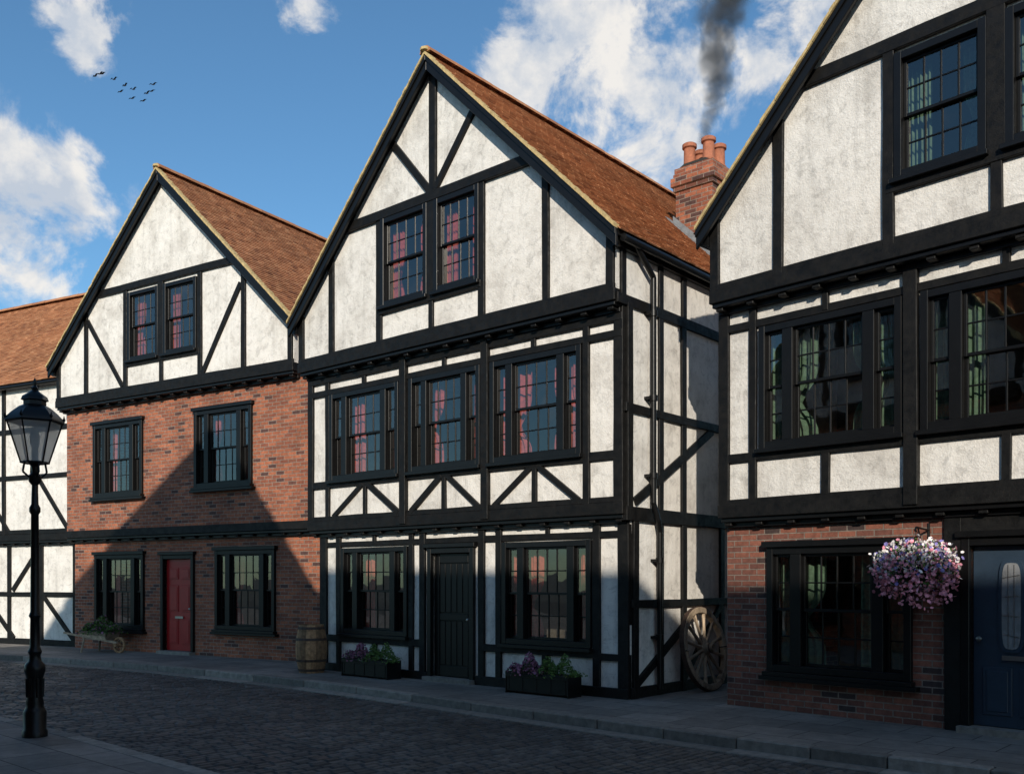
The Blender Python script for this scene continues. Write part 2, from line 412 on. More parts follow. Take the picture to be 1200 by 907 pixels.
# ================================================================== central house
h=House('timber_framed_house',(1.64,13.12),math.atan2(-.653,.757))
W=6.85; D=8.0; z1,z2,ze,zr=2.6,5.5,6.42,9.93; j1,j2=.15,.35
gw=[(-2.32,-.66,.70,2.22),(-6.22,-4.5,.72,2.22)]
gdoor=(-3.90,-3.02,2.1)
h.wall('plaster_walls','plaster',-W,0,0,0,const(z1),gw+[(gdoor[0],gdoor[1],0,gdoor[2])])
h.shell(-W,0,0,D,0,z1,'plaster','plaster_walls')
fw=[(-2.43,-.72,3.48,5.0),(-4.26,-2.68,3.48,5.0),(-6.36,-4.56,3.48,5.0)]
h.wall('plaster_walls','plaster',-7.02,0,-j1,z1,const(z2),fw)
h.shell(-7.02,0,-j1,D-.002,z1,z2,'plaster','plaster_walls')
ta,tb=-7.04,0; xc=(ta+tb)/2; sl=(zr-ze)/((tb-ta)/2)
top=lambda x: zr-abs(x-xc)*sl
tw=[(-3.46,-2.52,6.28,7.72),(-4.74,-3.66,6.28,7.72)]
h.wall('plaster_walls','plaster',ta,tb,-j2,z2,top,tw,cuts=(xc,))
h.shell(ta,tb,-j2,D-.004,z2,ze,'plaster','plaster_walls')
h.wall('plaster_walls','plaster',ta,tb,D-.21,ze,top,[],cuts=(xc,))
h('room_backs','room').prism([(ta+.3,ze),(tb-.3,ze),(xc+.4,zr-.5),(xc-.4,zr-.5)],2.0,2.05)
h.jetty(-7.02,0.0,0,j1,z1); h.jetty(ta,tb,j1,j2,z2)
h.gable_roof(ta,tb,ze,zr,-j2,D)
for w in gw: h.window(*w,0)
for w in fw: h.window(*w,-j1)
for w in tw: h.window(*w,-j2,kind='sash',cols=4)
h.door(*gdoor,0,'black_gloss','plank')
Y=-j2
def tl(a,b,w=.13,y=None,pr=.04): h.tb(a,b,w,Y if y is None else y,pr=pr)
tl((ta,5.66),(tb,5.66),.10)
for t in (-.07,-1.2,-6.1,-6.97): tl((t,z2+.1),(t,top(t)+.02),.13)
for t in (-2.46,-4.82): tl((t,z2+.1),(t,7.9),.13)
tl((-3.56,z2+.1),(-3.56,6.3),.11); tl((-3.56,6.2),(-3.56,7.9),.19,pr=.045)
tl((-5.6,7.82),(-1.45,7.82),.15,pr=.055)
tl((-4.8,6.2),(-2.46,6.2),.12,pr=.05)
tl((-3.52,7.85),(-3.52,zr),.14)
tl((-2.60,8.95),(-3.48,7.9),.12); tl((-4.48,8.95),(-3.58,7.9),.12)
Y=-j1
for t in (-.07,-6.95): tl((t,z1),(t,z2),.15)
for t in (-.62,-6.46): tl((t,z1),(t,z2),.11)
for t in (-2.555,-4.41): tl((t,z1),(t,z2),.16,pr=.075)
tl((-7.02,3.40),(0,3.40),.12); tl((-7.02,5.07),(0,5.07),.10); tl((-7.02,5.3),(0,5.3),.1)
tl((-7.02,2.78),(0,2.78),.09)
for t in (-1.6,-3.47,-5.45): 
    tl((t,5.05),(t,5.33),.09)
for a,b in ((-2.5,-.65),(-4.35,-2.6),(-6.4,-4.45)):
    m=(a+b)/2; tl((m,2.75),(m,3.38),.09)
    tl((m-.05,3.36),(a+.1,2.8),.09); tl((m+.05,3.36),(b-.1,2.8),.09)
Y=0
for t in (-.09,-6.76): tl((t,0),(t,z1),.19)
for t in (-.55,-2.42,-2.78,-4.12,-4.40,-6.33): tl((t,0),(t,z1),.12)
tl((-W,2.31),(0,2.31),.10); tl((-W,.07),(-4.0,.07),.15,pr=.05); tl((-2.9,.07),(0,.07),.15,pr=.05)
tl((-W,.60),(-4.1,.60),.12); tl((-2.8,.60),(-.6,.60),.12)
for t in (-1.45,-5.35): tl((t,2.3),(t,2.6),.08)
for t in (-1.5,-5.35): tl((t,.1),(t,.6),.10)
tl((-.5,.57),(-.15,.57),.1)
def sd(a,b,w=.12,pr=.035): h.tb(a,b,w,0,'x',pr)
sd((-j2,5.52),(D,5.52),.16); sd((-j2,6.28),(D,6.28),.12); sd((-j1,2.58),(D,2.58),.2,.05); sd((-j1,4.05),(D,4.05),.12); sd((0,1.32),(D,1.32),.12); sd((0,.08),(D,.08),.16)
for d in (.02,.78,1.42,2.6,3.6,4.8,6.2): 
    sd((d if d>.1 else -.04,z1),(d if d>.1 else -.04,z2),.13); sd((d if d>.1 else -.2,z2),(d if d>.1 else -.2,ze),.12)
    sd((d+(.09 if d<.1 else 0),0),(d+(.09 if d<.1 else 0),z1),.13)
sd((.1,2.75),(2.3,4.0),.12); sd((.15,.2),(1.4,.95),.11); sd((1.45,.2),(2.55,1.25),.11)
P=h('drain_pipe','black_gloss',smooth=True)
P.tube([(.12,-.05,6.3),(.10,.45,5.95),(.10,.45,2.75),(.12,.55,2.5),(.10,.62,2.35),(.10,.62,.1)],.042,10)
for z in (5.4,4.2,3.1,1.9,.8): 
    yy=.45 if z>2.6 else .62
    P.lathe([(.06,0),(.06,.08)],10,(.10,yy,z)); h('pipe_brackets','black_gloss').box(0,.1,yy-.09,yy+.09,z+.02,z+.06)
cx0,cx1,cy0,cy1=-1.42,-.70,3.6,4.35
B=h('chimney_stack','brick')
B.box(cx0,cx1,cy0,cy1,6.6,8.55)
for i,(e,za,zb) in enumerate(((.035,8.55,8.63),(.07,8.63,8.78),(.035,8.78,8.85))): B.box(cx0-e,cx1+e,cy0-e,cy1+e,za,zb)
B.box(cx0-.02,cx1+.02,cy0-.02,cy1+.02,8.85,8.95)
h('chimney_flaunching','mortar_bed').prism([(cx0+.02,8.95),(cx1-.02,8.95),(cx1-.15,9.02),(cx0+.15,9.02)],cy0+.02,cy1-.02)
CP=h('chimney_pots','terracotta',smooth=True)
for (a,b) in ((.17,.18),(.55,.18),(.17,.56),(.55,.56)):
    CP.lathe([(.13,8.94),(.13,9.02),(.105,9.06),(.10,9.32),(.13,9.34),(.13,9.40),(.10,9.42),(.08,9.40),(.08,9.15)],16,(cx0+a,cy0+b,0))
lf=h('lead_flashing','lead')
lf.prism([(cx0-.05,top(cx0)+.12),(cx1+.16,top(cx1+.16)+.13),(cx1+.16,top(cx1+.16)+.30),(cx0-.05,top(cx0)+.30)],cy0-.02,cy0+.03)
lf.box(cx1-.02,cx1+.02,cy0-.02,cy1+.02,top(cx1)+.02,top(cx1)+.30)
lf.prism([(cx0-.12,top(cx0-.12)+.155),(cx1+.2,top(cx1+.2)+.155),(cx1+.2,top(cx1+.2)+.135),(cx0-.12,top(cx0-.12)+.135)],cy0-.16,cy0)
h.done()

# ================================================================== right house
h=House('brick_and_timber_house',(2.87,12.57),math.atan2(-.725,.689))
W=7.0; z1,z2,ze,zr=2.5,5.28,6.25,9.92
gwr=(.64,2.46,.52,2.05); gd=(3.12,4.0,2.03); g2=(4.7,6.5,.52,2.05)
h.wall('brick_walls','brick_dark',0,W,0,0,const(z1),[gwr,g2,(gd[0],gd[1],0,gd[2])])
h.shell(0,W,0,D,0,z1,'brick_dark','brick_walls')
fwr=[(.62,2.42,3.34,4.85),(2.67,4.36,3.34,4.85),(4.62,6.4,3.34,4.85)]
h.wall('plaster_walls','plaster',-.0,7.04,-j1,z1,const(z2),fwr); h.shell(-.0,7.04,-j1,D-.002,z1,z2,'plaster','plaster_walls')
ta,tb=0.0,7.0; xc=3.5; sl=(zr-ze)/((tb-ta)/2)
twr=[(2.46,3.40,6.14,7.5),(3.62,4.56,6.14,7.5)]
h.wall('plaster_walls','plaster',ta,tb,-j2,z2,top,twr,cuts=(xc,)); h.shell(ta,tb,-j2,D-.004,z2,ze,'plaster','plaster_walls')
h.wall('plaster_walls','plaster',ta,tb,D-.21,ze,top,[],cuts=(xc,))
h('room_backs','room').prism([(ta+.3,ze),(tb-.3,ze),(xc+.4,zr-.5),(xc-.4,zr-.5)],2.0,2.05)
h.jetty(0,7.04,0,j1,z1); h.jetty(ta,tb,j1,j2,z2); h.gable_roof(ta,tb,ze,zr,-j2,D)
h.window(*gwr,0,cur='green_curtain',lintel=True); h.window(*g2,0,cur='green_curtain',lintel=True)
for w in fwr: h.window(*w,-j1,cur='green_curtain')
for w in twr: h.window(*w,-j2,kind='sash',cols=4,cur='green_curtain')
h.door(*gd,0,'blue_door','blue')
Y=-j2
tl((ta,5.44),(tb,5.44),.1)
for t in (.06,.98,6.02,6.94): tl((t,z2+.1),(t,top(t)+.02),.14)
for t in (2.37,4.65): tl((t,z2+.1),(t,7.65),.13)
tl((3.51,z2+.1),(3.51,6.1),.12); tl((3.51,6.0),(3.51,7.65),.2,pr=.045)
tl((1.35,7.65),(5.65,7.65),.16,pr=.055); tl((2.35,6.05),(4.65,6.05),.13,pr=.05)
tl((3.5,7.65),(3.5,zr),.14); tl((2.6,8.8),(3.45,7.75),.12); tl((4.4,8.8),(3.55,7.75),.12)
Y=-j1
for t in (.07,6.97): tl((t,z1),(t,z2),.15)
for t in (.5,6.5): tl((t,z1),(t,z2),.11)
for t in (2.545,4.49): tl((t,z1),(t,z2),.17,pr=.075)
tl((0,3.24),(7.04,3.24),.12); tl((0,4.93),(7.04,4.93),.1); tl((0,2.66),(7.04,2.66),.09)
for t in (1.5,3.54,5.55): tl((t,2.66),(t,3.2),.1); tl((t,4.9),(t,5.25),.08)
Y=0
for t in (2.94,4.2): tl((t,0),(t,z1),.20)
tl((2.9,2.28),(4.24,2.28),.26)
h.done()

# ================================================================== left brick house
h=House('brick_house',(-3.75,18.9),math.atan2(-.525,.851))
z1,z2,ze,zr=2.72,5.88,6.85,10.62
gl=[(-3.15,-1.38,.62,2.28),(-7.38,-5.6,.55,2.24)]; gdl=(-4.88,-3.95,2.14)
h.wall('brick_walls','brick',-8.24,0,0,0,const(z1),gl+[(gdl[0],gdl[1],0,gdl[2])]); h.shell(-8.24,0,0,D,0,z1,'brick','brick_walls')
fl=[(-3.64,-1.90,3.70,5.32),(-7.22,-5.45,3.66,5.32)]
h.wall('brick_walls','brick',-8.34,-.05,-j1,z1,const(z2),fl); h.shell(-8.34,-.05,-j1,D-.002,z1,z2,'brick','brick_walls')
ta,tb=-8.42,-.50; xc=(ta+tb)/2; sl=(zr-ze)/((tb-ta)/2)
tll=[(-4.42,-3.38,6.68,8.2),(-5.66,-4.64,6.68,8.2)]
h.wall('plaster_walls','plaster',ta,tb,-j2,z2,top,tll,cuts=(xc,)); h.shell(ta,tb,-j2,D-.004,z2,ze,'plaster','plaster_walls')
h.wall('plaster_walls','plaster',ta,tb,D-.21,ze,top,[],cuts=(xc,))
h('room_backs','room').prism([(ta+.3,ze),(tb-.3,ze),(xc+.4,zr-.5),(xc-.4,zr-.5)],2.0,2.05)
h.jetty(-8.34,-.05,0,j1,z1); h.jetty(ta,tb,j1,j2,z2); h.gable_roof(ta,tb,ze,zr,-j2,D)
for w in gl: h.window(*w,0,lintel=True)
for w in fl: h.window(*w,-j1,lintel=True)
for w in tll: h.window(*w,-j2,kind='sash',cols=4)
h.door(*gdl,0,'red_door','panel')
Y=-j2
tl((ta,6.04),(tb,6.04),.10)
for t in (-.58,-1.92,-7.25,-8.34): tl((t,z2+.1),(t,top(t)+.02),.13)
for t in (-3.26,-5.78): tl((t,z2+.1),(t,8.35),.13)
tl((-4.53,z2+.1),(-4.53,6.65),.11); tl((-4.53,6.6),(-4.53,8.3),.19,pr=.045)
tl((-6.75,8.36),(-2.2,8.36),.15,pr=.055); tl((-5.76,6.6),(-3.26,6.6),.12,pr=.05)
tl((-7.2,7.8),(-5.88,6.1),.11); tl((-2.0,7.85),(-3.18,6.1),.11)
h.done()

# ================================================================== terrace houses, ridge parallel to street
def eaves_house(name,o,ang,x0,x1,D,z1,ze,zr,mat='plaster',wins=(),timber=True,cur='red_curtain'):
    global h,Y
    h=House(name,o,ang)
    gws=[(a,b,.65,2.15) for a,b in wins]; fws=[(a,b,3.6,5.2) for a,b in wins]
    part='plaster_walls' if mat=='plaster' else 'brick_walls'
    h.wall(part,mat,x0,x1,0,0,const(z1),gws); h.shell(x0,x1,0,D,0,z1,mat,part)
    h.wall(part,mat,x0,x1,-.15,z1,const(ze),fws); h.shell(x0,x1,-.15,D-.002,z1,ze,mat,part)
    for w in gws: h.window(*w,0,cur=cur,lintel=(mat!='plaster'))
    for w in fws: h.window(*w,-.15,cur=cur,lintel=(mat!='plaster'))
    h.jetty(x0,x1,0,.15,z1)
    yc=(D-.15)/2; hw=D-yc+.15; sl_=(zr-ze)/(D-yc); zz=ze-.15*sl_
    S=h('roof_deck','timber')
    for sg in (-1,1):
        ye=yc+sg*hw
        S.prism([(yc,zr+.09),(ye,zz+.09),(ye,zz),(yc,zr)],x0-.1,x1+.1,'x')
        V=Vector((0,ye-yc,zz-zr)); L=V.length+.05; V.normalize()
        h.tiles((x0-.12,yc,zr+.095),(1,0,0),V,x1-x0+.24,L)
    h.ridge((x0-.1,yc,zr+.18),(1,0,0),x1-x0+.2)
    for xx in (x0,x1-.2): h(part,mat).prism([(0,ze),(D-.01,ze),(yc,zr)],xx+.003,xx+.197,'x')
    h('gutter','black_gloss',smooth=True).tube([(x0,yc-hw-.03,zz),(x1,yc-hw-.03,zz)],.055,10)
    if timber:
        Y=-.15; n=int((x1-x0)/1.25)
        for i in range(n+1):
            t=x0+.07+(x1-x0-.14)*i/n
            if any(a-.05<t<b+.05 for a,b in wins): continue
            tl((t,z1),(t,ze),.12); h.tb((t,0),(t,z1),.13,0)
        for z in (z1+.2,4.3,5.5,ze-.08): 
            tl((x0,z),(x1,z),.12)
        h.tb((x0,1.3),(x1,1.3),.12,0); h.tb((x0,.08),(x1,.08),.15,0)
        k=x1
        for (a,b) in ((.1,1.25),(2.4,3.6)):
            tl((k-a,z1+.2),(k-b,4.25),.11); h.tb((k-a,.15),(k-b,1.25),.11,0); h.tb((k-a-1.2,2.6),(k-b-1.2,1.4),.11,0)
    return h
a27=-math.radians(27)
eaves_house('timber_framed_cottage',(-10.85,23.55),a27,-9,0,7.6,2.7,6.75,10.2,wins=[(-4.9,-3.4),(-7.6,-6.2)]).done()
eaves_house('timber_framed_cottage',(2.87+.689*7.3,12.57-.725*7.3),math.atan2(-.725,.689),0,9,7.6,2.6,6.4,10.0,wins=[(1.2,2.8),(5,6.6)]).done()
u=Vector((.743,-.669)); n2=Vector((.669,.743)); aop=math.atan2(.669,-.743)
o=u*(-6.4)+n2*(-2.0)
eaves_house('brick_terrace_house',(o.x,o.y),aop,-20,0,7.4,2.7,7.0,10.3,mat='brick',wins=[(-3.2,-1.5),(-6.8,-5.1),(-10.6,-8.9),(-14,-12.4),(-18,-16.4)],timber=False,cur='green_curtain').done()
h=House('gabled_brick_house',(-9.8,9.44),aop)
z1,z2,ze,zr=2.7,5.7,6.6,10.2; W=7
ww=[(-2.6,-1.0,.65,2.2),(-6,-4.4,.65,2.2)]; wf=[(-2.6,-1.0,3.6,5.1),(-6,-4.4,3.6,5.1)]
h.wall('brick_walls','brick',-W,0,0,0,const(z2),ww+wf); h.shell(-W,0,0,D,0,z2,'brick','brick_walls')
ta,tb=-7,0; xc=-3.5; sl=(zr-ze)/3.5
h.wall('plaster_walls','plaster',ta,tb,-.15,z2,top,[(-4.2,-2.8,6.5,7.9)],cuts=(xc,)); h.shell(ta,tb,-.15,D-.004,z2,ze,'plaster','plaster_walls')
h.wall('plaster_walls','plaster',ta,tb,D-.21,ze,top,[],cuts=(xc,))
h.jetty(ta,tb,0,.15,z2); h.gable_roof(ta,tb,ze,zr,-.15,D)
for w in ww+wf: h.window(*w,0,lintel=True)
h.window(-4.2,-2.8,6.5,7.9,-.15,kind='sash')
Y=-.15
for t in (-.1,-1.6,-5.4,-6.9): tl((t,z2),(t,top(t)),.13)
h.done()

# ------------------------------------------------------------------ ground, road, pavements
def plane(name,mat,x0,x1,y0,y1,z):
    a=Acc(); a.poly([(x0,y0,z),(x1,y0,z),(x1,y1,z),(x0,y1,z)],[(0,1,2,3)]); return mk(name,a,mat)
plane('ground','ground',-1500,1500,-1500,1500,-.165)
plane('road_bed','mortar_bed',-60,60,-40,80,-.145)
def cat(pts,n=8):
    out=[]; P=[Vector(p) for p in pts]
    for i in range(1,len(P)-2):
        for k in range(n):
            t=k/n; a,b,c,d=P[i-1],P[i],P[i+1],P[i+2]
            out.append(.5*((2*b)+(c-a)*t+(2*a-5*b+4*c-d)*t*t+(3*b-a-3*c+d)*t**3))
    out.append(P[-2]); return out
def pavement(name,ctrl,back):
    line=cat(ctrl,10); back=Vector(back); e=empty(name)
    res=[line[0]]
    for a,b in zip(line[:-1],line[1:]):
        L=(b-a).length; m=max(1,int(L/.3)); 
        for k in range(1,m+1): res.append(a+(b-a)*k/m)
    A=Acc(); bn=back.normalized()
    vs=[];fs=[]
    for p in res:
        q=p+bn*.15; r=p+back; vs+=[(q.x,q.y,0),(r.x,r.y,0),(q.x,q.y,-.2)]
    for i in range(len(res)-1):
        k=i*3; fs+=[(k,k+3,k+4,k+1),(k+2,k+5,k+3,k)]
    A.poly(vs,fs); mk('flagstones',A,'flag',e)
    K=Acc(); Cn=Acc()
    i=0
    while i<len(res)-4:
        p,q=res[i],res[min(i+3,len(res)-1)]; d=(q-p).normalized(); nn=Vector((-d.y,d.x)); 
        if nn.dot(bn)<0: nn=-nn
        p=p+d*.006; q=q-d*.006; h0=.004+U(-.003,.004)
        a1,b1,c1,d1=p,q,q+nn*.17,p+nn*.17
        K.poly([(v.x,v.y,z) for z in (-.2,h0) for v in (a1,b1,c1,d1)],[(0,3,2,1),(4,5,6,7),(0,1,5,4),(1,2,6,5),(2,3,7,6),(3,0,4,7)])
        a1,b1,c1,d1=p-nn*.24,q-nn*.24,q-nn*.004,p-nn*.004; h0=-.108+U(-.003,.003)
        Cn.poly([(v.x,v.y,z) for z in (-.2,h0) for v in (a1,b1,c1,d1)],[(0,3,2,1),(4,5,6,7),(0,1,5,4),(1,2,6,5),(2,3,7,6),(3,0,4,7)])
        i+=3
    mk('kerb_stones',K,'kerb',e,bevel=.012); mk('channel_stones',Cn,'kerb',e,bevel=.008)
pavement('pavement',[(-42,34),(-30,29),(-18,23.9),(-11.25,20.9),(-6.9,18.35),(-3.1,15.3),(0,12.2),(2.35,9.9),(4.45,8.0),(8,4.6),(13,0),(20,-7)],(9,11))
pavement('pavement',[(-42,27),(-30,23.5),(-20,19.3),(-12,15.6),(-6.27,11.5),(-2.43,8.0),(1.3,4.6),(5,1.2),(12,-5.2),(20,-13)],(-10,-12))
A=Acc(); uu=Vector((.743,-.669)); nn=Vector((.669,.743)); ui=-32.0; row=0
while ui<4:
    w=.105+U(-.006,.006); v=3.0+(row%2)*.1
    wob=.03*math.sin(ui*.9)
    while v<11:
        l=.19+U(-.03,.03); hh=-.120+U(-.005,.005)+.021*math.sin((v-3.5)/6*math.pi)-.012
        g=.007; b=.012
        c=[(ui+g+wob,v+g),(ui+w-g+wob,v+g),(ui+w-g+wob,v+l-g),(ui+g+wob,v+l-g)]
        c2=[(ui+g+b+wob,v+g+b),(ui+w-g-b+wob,v+g+b),(ui+w-g-b+wob,v+l-g-b),(ui+g+b+wob,v+l-g-b)]
        t1=U(-.003,.003);t2=U(-.003,.003)
        vs=[]
        for (a_,b_),z in zip(c,[hh-.02]*4): p=uu*a_+nn*b_; vs.append((p.x,p.y,z))
        for (a_,b_),z in zip(c2,[hh+t1,hh-t1,hh-t2,hh+t2]): p=uu*a_+nn*b_; vs.append((p.x,p.y,z))
        A.poly(vs,[(4,5,6,7),(0,1,5,4),(1,2,6,5),(2,3,7,6),(3,0,4,7)])
        v+=l
    ui+=w; row+=1
mk('cobbled_road',A,'sett')

# ------------------------------------------------------------------ street lamp
e=empty('street_lamp',(-5.06,10.0,0))
a=Acc()
a.lathe([(.125,0),(.125,.06),(.11,.08),(.115,.26),(.10,.29),(.085,.32),(.09,.36),(.075,.42),(.08,.62),(.105,.70),(.10,.76),(.065,.80),(.055,.86),(.07,.90),(.05,.95),(.045,1.25),(.06,1.28),(.045,1.32),(.038,2.35),(.055,2.38),(.055,2.42),(.036,2.46),(.03,2.66),(.06,2.70),(.065,2.76),(.03,2.80),(.035,2.86),(.08,2.90),(.02,2.92)],16)
for k in range(8):
    t=k*math.pi/4; a.tube([(.078*math.cos(t),.078*math.sin(t),.42),(.084*math.cos(t),.084*math.sin(t),.62)],.014,6)
for k in range(4):
    t=k*math.pi/2+math.pi/4; c,s_=math.cos(t),math.sin(t)
    a.tube([(.03*c,.03*s_,2.72),(.12*c,.12*s_,2.80),(.10*c,.10*s_,2.92)],.011,6)
def hexp(r,z,k): t=k*math.pi/3+math.pi/6; return (r*math.cos(t),r*math.sin(t),z)
for k in range(6):
    a.tube([hexp(.135,2.90,k),hexp(.265,3.33,k)],.009,6)
    a.tube([hexp(.135,2.90,k),hexp(.135,2.90,k+1)],.012,6); a.tube([hexp(.268,3.33,k),hexp(.268,3.33,k+1)],.016,6)
    a.lathe([(.001,-.03),(.018,0),(.001,.05)],6,hexp(.28,3.37,k))
a.lathe([(.29,3.335),(.285,3.36),(.22,3.43),(.15,3.49),(.11,3.51),(.11,3.55),(.135,3.56),(.12,3.60),(.05,3.65),(.03,3.67),(.04,3.69),(.012,3.72),(.022,3.75),(.003,3.80)],6,a0=math.pi/6)
mk('post_and_lantern',a,'black_gloss',e,smooth=True)
g=Acc(); g.poly([hexp(.13,2.905,k) for k in range(6)]+[hexp(.26,3.33,k) for k in range(6)],[(k,(k+1)%6,6+(k+1)%6,6+k) for k in range(6)])
mk('lantern_glass',g,'lampglass',e)
g=Acc(); g.lathe([(.03,2.92),(.035,3.0),(.03,3.05),(.045,3.1),(.05,3.18),(.03,3.25),(.005,3.27)],12); mk('gas_mantle',g,'net',e,smooth=True)

# ------------------------------------------------------------------ barrel
e=empty('wooden_barrel',(-3.62,17.02,0))
st=Acc(); H=.86
def br(z): return .22+.065*math.sin(math.pi*z/H)
for k in range(18):
    a0=2*math.pi*k/18+.012; a1=2*math.pi*(k+1)/18-.012; vs=[];m=9
    for i in range(m):
        z=H*i/(m-1); r=br(z)
        for t in (a0,(a0+a1)/2,a1): vs.append((r*math.cos(t),r*math.sin(t),z))
    st.poly(vs,[(i*3+c,i*3+c+1,i*3+c+4,i*3+c+3) for i in range(m-1) for c in (0,1)])
mk('staves',st,'old_wood',e)
li=Acc(); li.lathe([(.195,.03),(.195,H-.04)],24); mk('barrel_head',li,'old_wood',e)
hp=Acc()
for z in (.03,.20,.58,.78): hp.lathe([(br(z)+.002,z),(br(z)+.008,z),(br(z+.045)+.008,z+.045),(br(z+.045)+.002,z+.045)],28)
mk('hoops',hp,'rust_iron',e)

# ------------------------------------------------------------------ planters
def loc_central(x,y,z=0):
    return (1.64+.757*x+.653*y,13.12-.653*x+.757*y,z)
def planter(x0,x1):
    c=loc_central((x0+x1)/2,-.34); e=empty('flower_planter',c,math.atan2(-.653,.757)); L=(x1-x0)/2
    b=Acc(); b.box(-L,L,-.15,.15,.03,.30); b.box(-L-.015,L+.015,-.165,-.151,.24,.305);b.box(-L-.015,L+.015,.151,.165,.24,.305)
    b.box(-L-.02,-L-.001,-.16,.16,.0,.31); b.box(L+.001,L+.02,-.16,.16,.0,.31)
    for k in range(5): b.box(-L+.04+k*(2*L-.08)/4-.015,-L+.04+k*(2*L-.08)/4+.015,-.158,-.15,.04,.24)
    mk('box',b,'black_gloss',e,bevel=.005)
    s_=Acc(); s_.box(-L+.01,L-.01,-.14,.14,.295,.304); mk('soil',s_,'soil',e)
    for mat,xa,xb,hh,cnt in (('leaf_dark',-L,L*.3,.24,900),('flower_purple',-L,L*.15,.30,800),('leaf_green',-.05,L+.05,.32,1500)):
        f=Acc()
        for i in range(cnt):
            x=U(xa,xb); y=random.gauss(0,.09); m=math.sin(max(0,min(1,(x-xa)/(xb-xa)))*math.pi)**.4
            m*=.78+.32*math.sin(x*19+y*9)
            z=.28+hh*m*math.sqrt(R())*(1-min(1,(abs(y)/.26))**2)
            (f.flower if mat.startswith('fl') else f.leaf)((x,y,z),U(.010,.026))
        mk('plants_'+mat,f,mat,e)
planter(-1.85,-.72); planter(-5.65,-4.5)

# ------------------------------------------------------------------ wagon wheel
Rw=.64; c=loc_central(.26,1.62,0)
e=empty('wagon_wheel',(c[0],c[1],Rw*.985),math.atan2(-.653,.757))
e.rotation_euler=(0,math.radians(-11),math.atan2(-.653,.757))
rm=Acc(); n=12
for k in range(n//2):
    a0=2*math.pi*k/6+.012; a1=2*math.pi*(k+1)/6-.012; m=8; vs=[]
    for i in range(m+1):
        t=a0+(a1-a0)*i/m
        for r,x in ((Rw-.10,-.045),(Rw-.012,-.045),(Rw-.012,.045),(Rw-.10,.045)): vs.append((x,r*math.cos(t),r*math.sin(t)))
    fs=[(i*4+c_,i*4+(c_+1)%4,i*4+4+(c_+1)%4,i*4+4+c_) for i in range(m) for c_ in range(4)]+[(0,1,2,3),(m*4+3,m*4+2,m*4+1,m*4)]
    rm.poly(vs,fs)
mk('rim',rm,'grey_wood',e,bevel=.008)
ty=Acc(); rot=Matrix.Rotation(math.radians(90),3,'Y')
ty.lathe([(Rw-.011,-.036),(Rw,-.036),(Rw,.036),(Rw-.011,.036)],48,rot=rot); 
ty.f=[f for f in ty.f if len(f)==4]
mk('iron_tyre',ty,'rust_iron',e)
sp=Acc()
for k in range(n):
    t=2*math.pi*(k+.5)/n; d=Vector((0,math.cos(t),math.sin(t))); q=d.to_track_quat('Z','Y').to_matrix()
    sp.lathe([(.036,.06),(.026,.2),(.024,.4),(.032,Rw-.09)],8,d*0,rot=q)
mk('spokes',sp,'grey_wood',e,smooth=True)
hb=Acc(); hb.lathe([(.055,-.13),(.065,-.12),(.07,-.06),(.10,-.04),(.105,.04),(.075,.07),(.065,.15),(.05,.16),(.03,.12)],18,rot=rot); mk('hub',hb,'grey_wood',e,smooth=True)
hr=Acc()
for x in (-.10,.11): hr.lathe([(.072,x-.012),(.076,x-.012),(.076,x+.012),(.072,x+.012)],18,rot=rot)
mk('hub_bands',hr,'rust_iron',e)

# ------------------------------------------------------------------ wheelbarrow full of plants
e=empty('wooden_wheelbarrow',(-9.45,21.75,0),math.radians(-25)); e.scale=(.92,.92,.92)
w=Acc()
for sy in (-1,1):
    w.poly([(-1.0,sy*.30-.02,.46),(-1.0,sy*.30+.02,.46),(.62,sy*.11+.02,.24),(.62,sy*.11-.02,.24),(-1.0,sy*.30-.02,.505),(-1.0,sy*.30+.02,.505),(.62,sy*.11+.02,.29),(.62,sy*.11-.02,.29)],
           [(0,3,2,1),(4,5,6,7),(0,1,5,4),(1,2,6,5),(2,3,7,6),(3,0,4,7)])
    w.tube([(-.35,sy*.24,.38),(-.42,sy*.28,.0)],.026,6)
    for i in range(2):
        za=.36+i*.085
        f=.02*i
        w.poly([(-.48,sy*(.22+f),za+.03),(.33,sy*(.17+f),za-.03),(.33+.03*i,sy*(.19+f),za+.05),(-.5,sy*(.24+f),za+.11)],[(0,1,2,3)])
        w.poly([(-.48,sy*(.24+f),za+.03),(.33,sy*(.19+f),za-.03),(.33+.03*i,sy*(.21+f),za+.05),(-.5,sy*(.26+f),za+.11)],[(3,2,1,0)])
w.box(-.48,-.45,-.23,.23,.40,.58); w.poly([(.33,-.17,.32),(.33,.17,.32),(.41,.21,.52),(.41,-.21,.52)],[(0,1,2,3)]); w.box(-.48,.33,-.19,.19,.34,.37)
mk('frame_and_tray',w,'grey_wood',e)
wl=Acc(); rx=Matrix.Rotation(math.radians(90),3,'X')
wl.lathe([(.15,-.025),(.20,-.025),(.20,.025),(.15,.025)],24,(.58,0,.2),rot=rx); wl.f=[f for f in wl.f if len(f)==4]
wl.f+= [(72+k,72+(k+1)%24,(k+1)%24,k) for k in range(24)]
for k in range(6):
    t=k*math.pi/3; wl.tube([(.58,0,.2),(.58+.16*math.cos(t),0,.2+.16*math.sin(t))],.016,6)
wl.lathe([(.035,-.13),(.035,.13)],10,(.58,0,.2),rot=rx)
mk('wheel',wl,'old_wood',e)
